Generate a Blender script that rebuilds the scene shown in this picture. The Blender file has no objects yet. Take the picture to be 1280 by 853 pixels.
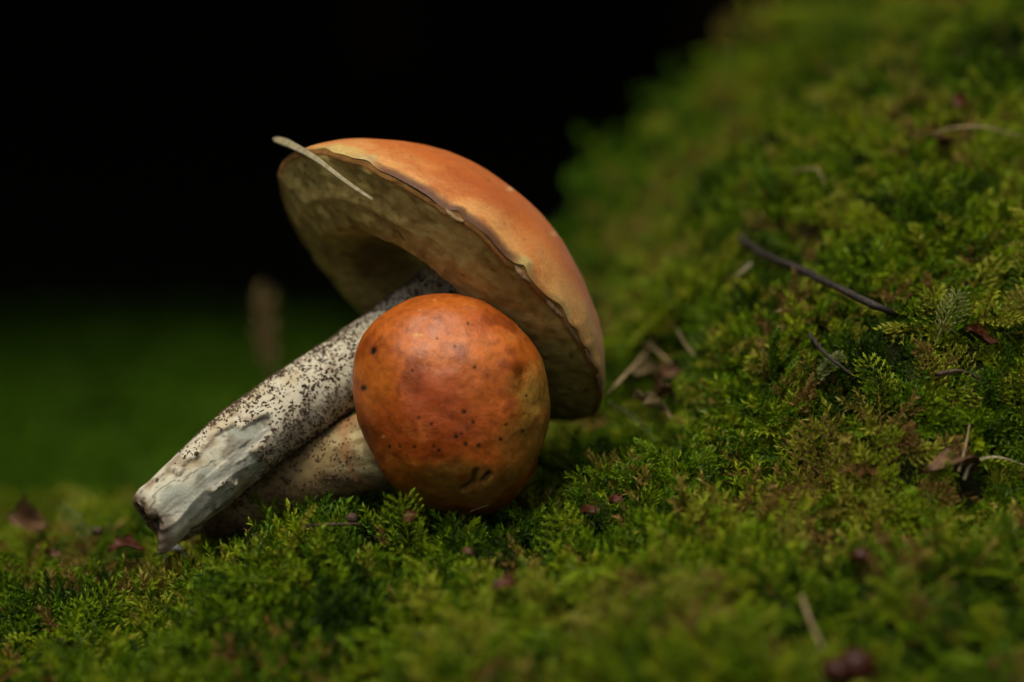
import bpy, math, random
import numpy as np
from mathutils import Vector, Matrix, Euler

rng = np.random.default_rng(7)
random.seed(7)
SC = bpy.context.scene
COL = SC.collection
R_ = math.radians

# ------------------------------------------------------------------ camera
PITCH = R_(8.0)
DIST = 0.80
FWD = np.array([0, math.cos(PITCH), -math.sin(PITCH)])
UP = np.array([0, math.sin(PITCH), math.cos(PITCH)])
RT = np.array([1.0, 0, 0])
CAMLOC = -FWD * DIST
S = 36.0 / 1280 * DIST / 100.0          # metres per photo pixel in the focal plane
cam_d = bpy.data.cameras.new('camera')
cam_d.lens = 100; cam_d.sensor_width = 36
cam_d.clip_start = 0.02; cam_d.clip_end = 400
cam_d.dof.use_dof = True
cam_d.dof.focus_distance = 0.795
cam_d.dof.aperture_fstop = 4.2
cam = bpy.data.objects.new('camera', cam_d); COL.objects.link(cam)
cam.location = CAMLOC
cam.rotation_euler = (math.pi / 2 - PITCH, 0, 0)
SC.camera = cam

# ------------------------------------------------------------------ sky and sun (overcast, soft)
SUN_EL, SUN_AZ = R_(68), R_(208)      # azimuth clockwise from +Y: behind and left of the camera
w = bpy.data.worlds.new('World'); SC.world = w; w.use_nodes = True
nt = w.node_tree
bg = nt.nodes['Background']
sky = nt.nodes.new('ShaderNodeTexSky'); sky.sky_type = 'NISHITA'; sky.sun_disc = False
sky.sun_elevation = SUN_EL; sky.sun_rotation = SUN_AZ
sky.dust_density = 6; sky.air_density = 1.0; sky.ozone_density = 0.6
hs = nt.nodes.new('ShaderNodeHueSaturation'); hs.inputs['Saturation'].default_value = 0.08
nt.links.new(sky.outputs[0], hs.inputs['Color'])
nt.links.new(hs.outputs[0], bg.inputs['Color'])
bg.inputs['Strength'].default_value = 0.05
sd = bpy.data.lights.new('sun', 'SUN'); sd.energy = 1.5; sd.angle = R_(26); sd.color = (1.0, 0.89, 0.68)
so = bpy.data.objects.new('sun', sd); COL.objects.link(so)
sdir = Vector((math.sin(SUN_AZ) * math.cos(SUN_EL), math.cos(SUN_AZ) * math.cos(SUN_EL), math.sin(SUN_EL)))
so.rotation_euler = sdir.to_track_quat('Z', 'Y').to_euler()
so.location = sdir * 3
vs = SC.view_settings
vs.view_transform = 'Standard'; vs.look = 'None'; vs.gamma = 1.0; vs.use_curve_mapping = False
vs.exposure = 0.76
SC.cycles.use_denoising = True
SC.cycles.use_adaptive_sampling = True; SC.cycles.adaptive_threshold = 0.02; SC.cycles.adaptive_min_samples = 12
SC.cycles.debug_use_spatial_splits = True
SC.cycles.max_bounces = 4; SC.cycles.diffuse_bounces = 2; SC.cycles.glossy_bounces = 2
SC.cycles.transmission_bounces = 2; SC.cycles.transparent_max_bounces = 4

# ------------------------------------------------------------------ helpers
def P(px, py, d=0.0):
    """photo pixel + distance behind the focal plane -> world point"""
    D = DIST + d; k = S * D / DIST
    return CAMLOC + FWD * D + RT * ((px - 640) * k) + UP * ((426.5 - py) * k)

def proj(v):
    q = v - CAMLOC
    D = q @ FWD; k = S * D / DIST
    return 640 + (q @ RT) / k, 426.5 - (q @ UP) / k, D - DIST

def hsh(ix, iy, iz, seed):
    n = (ix.astype(np.int64) * 374761393 + iy.astype(np.int64) * 668265263 + iz.astype(np.int64) * 2147483647 + seed * 1274126177) & 0xffffffff
    n = ((n ^ (n >> 13)) * 1274126177) & 0xffffffff
    n = ((n ^ (n >> 15)) * 2246822519) & 0xffffffff
    n = n ^ (n >> 16)
    return n / 4294967295.0

def vnoise(p, freq, seed=0):
    q = np.asarray(p) * freq
    i = np.floor(q).astype(np.int64); f = q - i; f = f * f * f * (f * (f * 6 - 15) + 10)
    out = 0
    for dx in (0, 1):
        for dy in (0, 1):
            for dz in (0, 1):
                wgt = (f[..., 0] if dx else 1 - f[..., 0]) * (f[..., 1] if dy else 1 - f[..., 1]) * (f[..., 2] if dz else 1 - f[..., 2])
                out = out + wgt * hsh(i[..., 0] + dx, i[..., 1] + dy, i[..., 2] + dz, seed)
    return out * 2 - 1

def fbm(p, freq, oct=4, seed=0):
    a, t, n = 1.0, 0, 0
    for o in range(oct):
        t = t + a * vnoise(p, freq * 2 ** o, seed + o * 17); n += a; a *= 0.5
    return t / n

def sstep(a, b, x):
    t = np.clip((x - a) / (b - a), 0, 1); return t * t * (3 - 2 * t)

def mix(a, b, t):
    t = np.asarray(t)[..., None]; return a * (1 - t) + np.asarray(b) * t

def lin(r, g, b):
    f = lambda c: ((c / 255 + 0.055) / 1.055) ** 2.4 if c > 10 else c / 255 / 12.92
    return np.array([f(r), f(g), f(b)])

def mesh_obj(name, V, F, mat, parent=None, col=None, smooth=True, kind=None):
    me = bpy.data.meshes.new(name)
    V = np.asarray(V, float)
    if parent is not None:
        V = V - np.array(ORG[parent.name])
    me.from_pydata(V.tolist(), [], F if isinstance(F, list) else F.tolist())
    if smooth:
        me.polygons.foreach_set('use_smooth', [True] * len(me.polygons))
    if col is not None:
        at = me.color_attributes.new('Col', 'FLOAT_COLOR', 'POINT')
        c = np.ones((len(V), 4)); c[:, :3] = col
        at.data.foreach_set('color', c.ravel())
    me.materials.append(mat)
    me.update()
    o = bpy.data.objects.new(name, me); COL.objects.link(o)
    if parent is not None: o.parent = parent
    if kind: o['kind'] = kind
    ORG[name if name not in ORG else o.name] = (0, 0, 0) if parent is None else ORG[parent.name]
    ORG[o.name] = (0, 0, 0) if parent is None else ORG[parent.name]
    return o
ORG = {}

def child_of(o, parent):          # parent meshes share the root's origin
    o.parent = parent
    return o

def thing(name, label, cat, loc, group=None):
    o = bpy.data.objects.new(name, None); COL.objects.link(o)
    o.empty_display_size = 0.01
    o.location = loc; ORG[o.name] = tuple(loc)
    o['label'] = label; o['category'] = cat
    if group: o['group'] = group
    return o

def tag(o, label, cat, group=None):
    o['label'] = label; o['category'] = cat
    if group: o['group'] = group
    return o

def centre_origin(o):
    """move a top-level mesh's origin to the base of its own geometry"""
    me = o.data; n = len(me.vertices); a = np.empty(n * 3); me.vertices.foreach_get('co', a); a = a.reshape(-1, 3)
    c = a.mean(0); c[2] = a[:, 2].min()
    me.vertices.foreach_set('co', (a - c).ravel()); me.update(); o.location = c
    ORG[o.name] = (0, 0, 0)
    return o

def grid_faces(nu, nv, wrap_v=True):
    F = []
    for i in range(nu - 1):
        for j in range(nv if wrap_v else nv - 1):
            a = i * nv + j; b = i * nv + (j + 1) % nv
            F.append((a, b, b + nv, a + nv))
    return F

def smooth_path(pts, n):
    pts = np.asarray(pts, float)
    t = np.linspace(0, len(pts) - 1, n)
    out = np.empty((n, pts.shape[1]))
    m = len(pts)
    for k, tt in enumerate(t):
        i = min(int(tt), m - 2); f = tt - i
        p0 = pts[max(i - 1, 0)]; p1 = pts[i]; p2 = pts[i + 1]; p3 = pts[min(i + 2, m - 1)]
        out[k] = 0.5 * (2 * p1 + (p2 - p0) * f + (2 * p0 - 5 * p1 + 4 * p2 - p3) * f * f + (3 * p1 - p0 - 3 * p2 + p3) * f ** 3)
    return out

def frames(path, ref=None):
    T = np.gradient(path, axis=0); T /= np.linalg.norm(T, axis=1)[:, None]
    ref = np.array([0, -1.0, 0.03]) if ref is None else np.asarray(ref, float)
    B = np.cross(T, ref); B /= np.linalg.norm(B, axis=1)[:, None]
    N = np.cross(B, T)
    return T, N, B          # N ~ ref (towards the camera), B sideways

def tube(path, rad, nv=10, rough=0.0, seed=0):
    path = np.asarray(path); n = len(path)
    rad = np.broadcast_to(np.asarray(rad, float), (n,))
    ref = np.array([0.31, 0.2, 0.93])
    T, N, B = frames(path, ref)
    ph = np.linspace(0, 2 * np.pi, nv, endpoint=False)
    ring = path[:, None] + rad[:, None, None] * (np.cos(ph)[None, :, None] * N[:, None] + np.sin(ph)[None, :, None] * B[:, None])
    if rough:
        ring = ring + (ring - path[:, None]) * (rough * vnoise(ring, 0.9 / rad.mean(), seed))[..., None]
    V = ring.reshape(-1, 3)
    F = grid_faces(n, nv)
    a = len(V); V = np.vstack([V, path[:1], path[-1:]])
    for j in range(nv):
        F.append((a, (j + 1) % nv, j)); F.append((a + 1, (n - 1) * nv + j, (n - 1) * nv + (j + 1) % nv))
    return V, F

def blade(path, width, thick, up, curl=0.25):
    """a thin closed grass blade: lens cross-section of 6 points"""
    path = np.asarray(path); n = len(path)
    width = np.broadcast_to(np.asarray(width, float), (n,))
    T, N, B = frames(path, up)
    prof = [(-1, 0.25), (-0.4, -0.1), (0.4, -0.1), (1, 0.25), (0.4, 0.12), (-0.4, 0.12)]
    V = []
    for i in range(n):
        for (b, h) in prof:
            V.append(path[i] + B[i] * width[i] * 0.5 * b + N[i] * (h * curl * width[i] + (thick if h > 0.2 or h == 0.12 else 0)))
    F = grid_faces(n, 6)
    F.append(tuple(range(5, -1, -1))); F.append(tuple(range((n - 1) * 6, n * 6)))
    return np.array(V), F

# ------------------------------------------------------------------ materials
def mat_new(name):
    m = bpy.data.materials.new(name); m.use_nodes = True
    return m, m.node_tree, m.node_tree.nodes['Principled BSDF']

def mat_flesh(name, rough=0.5, bump=0.3, bscale=900, mott=0.25, mscale=350, sss=0.0, spec=0.4, coat=0.0, fibre=None, sheen=0.0):
    """vertex colour x fine procedural mottling + bump"""
    m, t, b = mat_new(name); N = t.nodes; L = t.links
    tc = N.new('ShaderNodeTexCoord')
    vc = N.new('ShaderNodeVertexColor'); vc.layer_name = 'Col'
    n1 = N.new('ShaderNodeTexNoise'); n1.inputs['Scale'].default_value = mscale; n1.inputs['Detail'].default_value = 6; n1.inputs['Roughness'].default_value = 0.65
    L.new(tc.outputs['Object'], n1.inputs['Vector'])
    mr = N.new('ShaderNodeMapRange'); mr.inputs[1].default_value = 0.3; mr.inputs[2].default_value = 0.7
    mr.inputs[3].default_value = 1 - mott; mr.inputs[4].default_value = 1 + mott
    L.new(n1.outputs[0], mr.inputs[0])
    mul = N.new('ShaderNodeVectorMath'); mul.operation = 'SCALE'
    L.new(vc.outputs['Color'], mul.inputs[0]); L.new(mr.outputs[0], mul.inputs['Scale'])
    L.new(mul.outputs[0], b.inputs['Base Color'])
    n2 = N.new('ShaderNodeTexNoise'); n2.inputs['Scale'].default_value = bscale; n2.inputs['Detail'].default_value = 5
    if fibre:
        mp = N.new('ShaderNodeMapping'); mp.inputs['Scale'].default_value = fibre
        L.new(tc.outputs['Object'], mp.inputs['Vector']); L.new(mp.outputs[0], n2.inputs['Vector'])
    else:
        L.new(tc.outputs['Object'], n2.inputs['Vector'])
    bp = N.new('ShaderNodeBump'); bp.inputs['Strength'].default_value = bump; bp.inputs['Distance'].default_value = 0.0004
    L.new(n2.outputs[0], bp.inputs['Height']); L.new(bp.outputs[0], b.inputs['Normal'])
    rr = N.new('ShaderNodeMapRange'); rr.inputs[3].default_value = rough - 0.1; rr.inputs[4].default_value = rough + 0.12
    L.new(n1.outputs[0], rr.inputs[0]); L.new(rr.outputs[0], b.inputs['Roughness'])
    b.inputs['Specular IOR Level'].default_value = spec
    b.inputs['Sheen Weight'].default_value = sheen; b.inputs['Sheen Roughness'].default_value = 0.45
    if sss:
        b.inputs['Subsurface Weight'].default_value = sss
        b.inputs['Subsurface Radius'].default_value = (1.0, 0.5, 0.25); b.inputs['Subsurface Scale'].default_value = 0.0015
    return m

def mat_plain(name, c1, c2, rough=0.6, scale=300, bump=0.4, bscale=800, spec=0.3, transl=0.0, stretch=None):
    m, t, b = mat_new(name); N = t.nodes; L = t.links
    tc = N.new('ShaderNodeTexCoord')
    n1 = N.new('ShaderNodeTexNoise'); n1.inputs['Scale'].default_value = scale; n1.inputs['Detail'].default_value = 5
    vec = tc.outputs['Object']
    if stretch:
        mp = N.new('ShaderNodeMapping'); mp.inputs['Scale'].default_value = stretch; L.new(vec, mp.inputs['Vector']); vec = mp.outputs[0]
    L.new(vec, n1.inputs['Vector'])
    cr = N.new('ShaderNodeValToRGB'); cr.color_ramp.elements[0].position = 0.32; cr.color_ramp.elements[1].position = 0.68
    cr.color_ramp.elements[0].color = (*c1, 1); cr.color_ramp.elements[1].color = (*c2, 1)
    L.new(n1.outputs[0], cr.inputs[0]); L.new(cr.outputs[0], b.inputs['Base Color'])
    n2 = N.new('ShaderNodeTexNoise'); n2.inputs['Scale'].default_value = bscale; n2.inputs['Detail'].default_value = 4
    L.new(vec, n2.inputs['Vector'])
    bp = N.new('ShaderNodeBump'); bp.inputs['Strength'].default_value = bump; bp.inputs['Distance'].default_value = 0.0005
    L.new(n2.outputs[0], bp.inputs['Height']); L.new(bp.outputs[0], b.inputs['Normal'])
    b.inputs['Roughness'].default_value = rough; b.inputs['Specular IOR Level'].default_value = spec
    if transl:
        out = N['Material Output']; tr = N.new('ShaderNodeBsdfTranslucent'); L.new(cr.outputs[0], tr.inputs['Color'])
        ms = N.new('ShaderNodeMixShader'); ms.inputs[0].default_value = transl
        L.new(b.outputs[0], ms.inputs[1]); L.new(tr.outputs[0], ms.inputs[2]); L.new(ms.outputs[0], out.inputs['Surface'])
    return m

def mat_moss(name, stops, brightness=1.0, transl=0.35):
    """leaf colour by the per-shoot attribute 'tint' (0..1), tip-to-base by the leaf's own 'Col'"""
    m, t, b = mat_new(name); N = t.nodes; L = t.links
    at = N.new('ShaderNodeAttribute'); at.attribute_type = 'INSTANCER'; at.attribute_name = 'tint'
    cr = N.new('ShaderNodeValToRGB')
    els = cr.color_ramp.elements
    while len(els) < len(stops): els.new(0.5)
    for e, (p, c) in zip(els, stops):
        e.position = p; e.color = (*[x * brightness for x in c], 1)
    L.new(at.outputs['Fac'], cr.inputs[0])
    vc = N.new('ShaderNodeVertexColor'); vc.layer_name = 'Col'
    mx = N.new('ShaderNodeMixRGB'); mx.blend_type = 'MULTIPLY'; mx.inputs[0].default_value = 1.0
    L.new(cr.outputs[0], mx.inputs[1]); L.new(vc.outputs['Color'], mx.inputs[2])
    L.new(mx.outputs[0], b.inputs['Base Color'])
    b.inputs['Roughness'].default_value = 0.45; b.inputs['Specular IOR Level'].default_value = 0.14
    out = N['Material Output']; tr = N.new('ShaderNodeBsdfTranslucent'); L.new(mx.outputs[0], tr.inputs['Color'])
    ms = N.new('ShaderNodeMixShader'); ms.inputs[0].default_value = transl
    L.new(b.outputs[0], ms.inputs[1]); L.new(tr.outputs[0], ms.inputs[2]); L.new(ms.outputs[0], out.inputs['Surface'])
    return m

M_cap = mat_flesh('cap_skin', rough=0.47, bump=0.5, bscale=2600, mott=0.20, mscale=900, spec=0.40, sheen=0.08)
M_young = mat_flesh('young_cap_skin', rough=0.43, bump=0.42, bscale=1700, mott=0.24, mscale=420, spec=0.42)
M_pore = mat_flesh('pores', rough=0.8, bump=0.7, bscale=2200, mott=0.28, mscale=260, spec=0.15)
M_stem = mat_flesh('stem_flesh', rough=0.7, bump=0.55, bscale=1300, mott=0.16, mscale=700, spec=0.25)
M_scab = mat_plain('scabers', (0.034, 0.021, 0.013), (0.11, 0.068, 0.04), rough=0.85, scale=900)
M_soil = mat_plain('dark_soil', (0.010, 0.011, 0.004), (0.026, 0.028, 0.009), rough=0.95, scale=180, bump=0.8, bscale=500, spec=0.1)
M_twig = mat_plain('dark_bark', (0.012, 0.009, 0.008), (0.045, 0.035, 0.03), rough=0.6, scale=700, bump=0.8, bscale=1600)
M_twig2 = mat_plain('brown_bark', (0.03, 0.018, 0.01), (0.09, 0.055, 0.03), rough=0.7, scale=700, bump=0.8, bscale=1600)
M_straw = mat_plain('dry_straw', (0.30, 0.25, 0.14), (0.50, 0.44, 0.28), rough=0.55, scale=500, bump=0.4, bscale=2500, transl=0.25)
M_straw2 = mat_plain('old_straw', (0.16, 0.11, 0.05), (0.32, 0.24, 0.12), rough=0.65, scale=500, bump=0.4, bscale=2500, transl=0.2)
M_leafred = mat_plain('red_leaf', (0.045, 0.012, 0.004), (0.12, 0.032, 0.009), rough=0.5, scale=260, bump=0.6, bscale=900, transl=0.2)
M_leafbrown = mat_plain('brown_leaf', (0.07, 0.035, 0.015), (0.19, 0.10, 0.045), rough=0.6, scale=260, bump=0.6, bscale=900, transl=0.2)
M_berry = mat_plain('berry_skin', (0.024, 0.006, 0.003), (0.06, 0.013, 0.006), rough=0.45, scale=200, bump=0.1, spec=0.25)
M_white = mat_plain('white_flesh', (0.5, 0.5, 0.47), (0.72, 0.72, 0.68), rough=0.6, scale=600, bump=0.5, bscale=1200)

# ------------------------------------------------------------------ terrain
CR_X = (np.array([-700, -300, 0, 130, 230, 300, 420, 560, 660, 720, 770, 850, 1000, 1280, 2200]) - 640) * S
CR_Z = -(np.array([800, 775, 752, 738, 728, 684, 658, 640, 636, 622, 610, 600, 600, 600, 590]) - 426.5) * S - 0.0112

def H(x, y, lumps=True):
    x = np.asarray(x, float); y = np.asarray(y, float)
    zc = np.interp(x, CR_X, CR_Z)
    # smooth the crest curve a little
    zc = (zc + np.interp(x - 0.012, CR_X, CR_Z) + np.interp(x + 0.012, CR_X, CR_Z)) / 3
    yf = np.minimum(y + 0.015, 0)
    h1 = zc + 0.15 * yf - 0.35 * yf * yf
    drop = sstep(0.05 + 0.03 * sstep(-0.02, 0.03, x), 0.50, y)
    floor = -0.150 - 0.10 * sstep(0.5, 2.2, y)
    h1 = h1 * (1 - drop) + np.minimum(floor, h1) * drop
    # mound on the right: long rounded bank
    xc, yc, zc2 = 0.360, 0.31, -0.078
    ax = np.where(x < xc, 0.34, 1.6)
    by = np.where(y < yc, np.interp(x, [0.0, 0.08, 0.144, 0.3], [0.66, 0.60, 0.433, 0.335]), 0.45)
    q = 1 - ((x - xc) / ax) ** 2 - ((y - yc) / by) ** 2
    lift = np.maximum(x - 0.2, 0) * 0.15
    h2 = zc2 + 0.200 * np.sqrt(np.maximum(q, 0)) + lift - 0.35 * np.maximum(-q, 0)
    k = 0.012
    d = np.clip((h2 - h1) / k, -30, 30)
    h = h1 + k * np.log1p(np.exp(d))
    if lumps:
        p = np.stack([x, y, np.zeros_like(x)], -1)
        far = 1 + 1.2 * sstep(0.15, 0.6, y)
        h = h + far * (0.0085 * fbm(p, 24, 3, 3) + 0.0060 * fbm(p, 62, 3, 9))
    return h

def terrain_mesh(x0, x1, y0, y1, nx, ny):
    xs = np.linspace(x0, x1, nx); ys = np.linspace(y0, y1, ny)
    X, Y = np.meshgrid(xs, ys)
    Z = H(X, Y)
    V = np.stack([X, Y, Z], -1).reshape(-1, 3)
    return V, grid_faces(ny, nx, False)

# near bank: fine sheet; beyond: one coarse sheet to the horizon
V, F = terrain_mesh(-0.9, 0.85, -0.42, 2.0, 260, 340)
o = mesh_obj('mossy_ground', V, F, M_soil); o['kind'] = 'structure'

def big_ground():
    ring = []
    # coarse polar-ish sheet that starts under the fine one
    rs = np.concatenate([np.linspace(0, 4, 34), np.geomspace(4.3, 250, 24)])
    th = np.linspace(0, 2 * np.pi, 72, endpoint=False)
    Rr, T = np.meshgrid(rs, th, indexing='ij')
    X = Rr * np.cos(T); Y = Rr * np.sin(T) + 0.25
    Z = H(X * 0 + np.clip(X, -0.8, 0.75), np.clip(Y, -0.3, 60), False)
    inside = (X > -0.84) & (X < 0.79) & (Y > -0.38) & (Y < 1.92)
    p = np.stack([X, Y, X * 0], -1)
    Z = Z + 0.02 * fbm(p, 2.2, 3, 5) * sstep(0.8, 2, Rr) - 0.012
    Z = np.where(inside, Z - 0.06, Z)
    # added rise behind, hides lit far ground so the backdrop stays dark
    Z = Z + 1.1 * sstep(2.6, 5.5, Y) + 0.05 * np.maximum(Rr - 6, 0) ** 0.5
    return np.stack([X, Y, Z], -1).reshape(-1, 3), grid_faces(len(rs), len(th))
V, F = big_ground()
o = mesh_obj('forest_floor', V, F, M_soil); o['kind'] = 'structure'

# ------------------------------------------------------------------ mushroom geometry (defined before the moss so the moss can keep clear)
# the big tilted cap
A_TILT = R_(19)
sx, sy = 0.784, 0.620
axis = (RT * sy + UP * sx) * math.cos(A_TILT) + FWD * math.sin(A_TILT)
e1 = RT * sx - UP * sy
e2 = np.cross(axis, e1)
if e2 @ FWD > 0: e2 = -e2                 # e2 points to the near rim
CAP_C = P(547, 362, 0.037)
CAP_R = 250 * S * (DIST + 0.037) / DIST
CAP_H = 0.0355
def dirs(th): return np.cos(th)[..., None] * e1 + np.sin(th)[..., None] * e2

ST1 = smooth_path([P(190, 654, 0.001), P(245, 606, 0.006), P(310, 550, 0.012), P(390, 494, 0.021), P(470, 440, 0.030), P(545, 385, 0.038), P(585, 345, 0.043)], 150)
ST1_R = np.interp(np.linspace(0, 1, 150), [0, 0.02, 0.05, 0.12, 0.3, 0.55, 0.8, 1], np.array([33, 40, 44, 46, 48, 48, 47, 50]) * S)
ST2 = smooth_path([P(248, 650, 0.030), P(300, 628, 0.028), P(370, 598, 0.026), P(440, 570, 0.022), P(500, 556, 0.014), P(560, 545, 0.006)], 110)
ST2_R = np.interp(np.linspace(0, 1, 110), [0, 0.2, 0.5, 0.8, 1], np.array([22, 42, 50, 52, 48]) * S)
YC = (566, 503, -0.004)

def on_ground(px, py, lift=0.0, d0=-0.14, d1=0.9):
    """where the sight line through a photo pixel meets the ground: world point lifted above it"""
    lift = lift + 0.0065 if lift > 0 else lift
    ds_ = np.linspace(d0, d1, 900)
    pts = np.array([P(px, py, d) for d in ds_])
    hit = np.nonzero(pts[:, 2] < H(pts[:, 0], pts[:, 1]) + lift)[0]
    i = hit[0] if len(hit) else len(ds_) - 1
    return pts[i]

# places where litter lies and presses the moss down: polyline points lying on the ground
PRESS = []
for line, lf, rr_ in (([(926, 297), (975, 328), (1045, 359), (1105, 386)], .013, .0085), ([(1012, 419), (1040, 450)], .011, .006), ([(1170, 468), (1225, 474)], .010, .0035),
                      ([(800, 470), (835, 470), (820, 500), (800, 505)], .010, .011), ([(765, 490), (810, 435)], .016, .008), ([(1185, 592), (1260, 578)], .009, .007), ([(1172, 176), (1200, 131)], .01, .008),
                      ([(150, 690), (166, 688)], .008, .006), ([(220, 692), (226, 692)], .008, .005), ([(738, 637), (769, 623)], .009, .004), ([(1068, 830), (1046, 838)], .008, .006), ([(905, 352), (940, 328)], .012, .005),
                      ([(1165, 168), (1275, 172)], .014, .005), ([(990, 215), (1032, 232)], .015, .006), ([(400, 657), (450, 652)], .008, .005), ([(505, 648), (520, 648)], .008, .004), ([(1225, 418), (1232, 420)], .008, .004)):
    for (xa, ya), (xb, yb) in zip(line, line[1:]):
        for f in np.linspace(0, 1, max(2, int(math.hypot(xb - xa, yb - ya) / 16))):
            PRESS.append((*on_ground(xa + (xb - xa) * f, ya + (yb - ya) * f, lf), rr_))
PRESS = np.array(PRESS)

def pressed(p):
    k = np.zeros(len(p))
    for x, y, z, r in PRESS:
        # moss between the litter and the light (towards camera and up) is flattened as well
        d = p - np.array([x, y, z]); d = d - np.clip(d @ FWD, -0.012, 0)[:, None] * FWD
        k = np.maximum(k, sstep(1.25, 0.8, np.linalg.norm(d, axis=1) / r))
    return k

def obstacle(p):
    """distance to the mushrooms, metres (rough), for points p"""
    d = np.full(len(p), 9.0)
    for path, rad in ((ST1[::6], ST1_R[::6]), (ST2[::6], ST2_R[::6])):
        for c, r in zip(path, rad):
            d = np.minimum(d, np.linalg.norm(p - c, axis=1) - r)
    c = P(*YC)
    q = p - c
    d = np.minimum(d, np.sqrt((q @ RT / 1.0) ** 2 + (q @ UP / 1.1) ** 2 + (q @ FWD / 0.95) ** 2) - 0.0265)
    q = p - CAP_C; za = q @ axis; rr = np.linalg.norm(q - za[:, None] * axis, axis=1)
    hh = CAP_H * np.maximum(1 - (rr / CAP_R) ** 2, 0) ** 0.8
    inside = np.maximum(np.maximum(za - hh, -za - 0.006), rr - CAP_R)
    d = np.minimum(d, inside)
    return d

# ------------------------------------------------------------------ moss shoots (prototypes)
PROTO = bpy.data.collections.new('moss_shoots')     # not linked to the scene: only sources for the moss layer

def leaf(V, F, C, base, d, nrm, L, Wd, bend, shade):
    """folded, slightly recurved lance leaf, 4 triangles"""
    d = d / np.linalg.norm(d); side = np.cross(d, nrm); side /= np.linalg.norm(side) + 1e-9; n = np.cross(side, d)
    i = len(V)
    m = base + d * L * 0.42
    V.append(base); V.append(m + side * Wd * 0.5 + n * Wd * 0.22); V.append(m - n * Wd * 0.05); V.append(m - side * Wd * 0.5 + n * Wd * 0.22)
    V.append(base + d * L * 0.95 + n * bend * L)
    F.extend([(i, i + 1, i + 2), (i, i + 2, i + 3), (i + 1, i + 4, i + 2), (i + 2, i + 4, i + 3)])
    for k in range(5):
        C.append(np.array([1, 1, 1]) * shade * (0.65 if k == 0 else 1.25 if k == 4 else 1.0))  # lighter tip, darker base: highlight contrast painted into the leaf

def stick(V, F, C, path, r, shade):
    i0 = len(V)
    T, N, B = frames(np.array(path), (0.9, 0.3, 0.1))
    for k, p in enumerate(path):
        rr = r * (1 - 0.7 * k / (len(path) - 1))
        for a in range(3):
            V.append(p + rr * (math.cos(a * 2.094) * N[k] + math.sin(a * 2.094) * B[k])); C.append(np.array([1.5, 0.85, 0.5]) * shade)
    for k in range(len(path) - 1):
        for a in range(3):
            q = i0 + k * 3
            F.append((q + a, q + (a + 1) % 3, q + 3 + (a + 1) % 3, q + 3 + a))

def leafy_axis(V, F, C, path, nl, L, Wd, r, spread, shade0=0.75, shade1=1.1, droop=0.15):
    path = np.array(path); T, N, B = frames(path, (0.35, 0.2, 0.91))
    n = len(path)
    for k in range(nl):
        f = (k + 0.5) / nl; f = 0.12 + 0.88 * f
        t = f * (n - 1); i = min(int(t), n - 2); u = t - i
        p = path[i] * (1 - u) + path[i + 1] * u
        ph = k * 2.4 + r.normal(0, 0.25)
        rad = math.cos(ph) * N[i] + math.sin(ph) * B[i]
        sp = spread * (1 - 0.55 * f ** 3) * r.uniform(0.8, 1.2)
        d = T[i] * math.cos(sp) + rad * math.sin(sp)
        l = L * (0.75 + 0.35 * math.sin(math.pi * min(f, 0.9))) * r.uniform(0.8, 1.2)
        leaf(V, F, C, p, d, T[i] - d * (T[i] @ d) + 1e-4, l, Wd * r.uniform(0.8, 1.2), r.uniform(-0.05, 0.3) - droop, (shade0 + (shade1 - shade0) * f) * r.uniform(0.85, 1.15))

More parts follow.
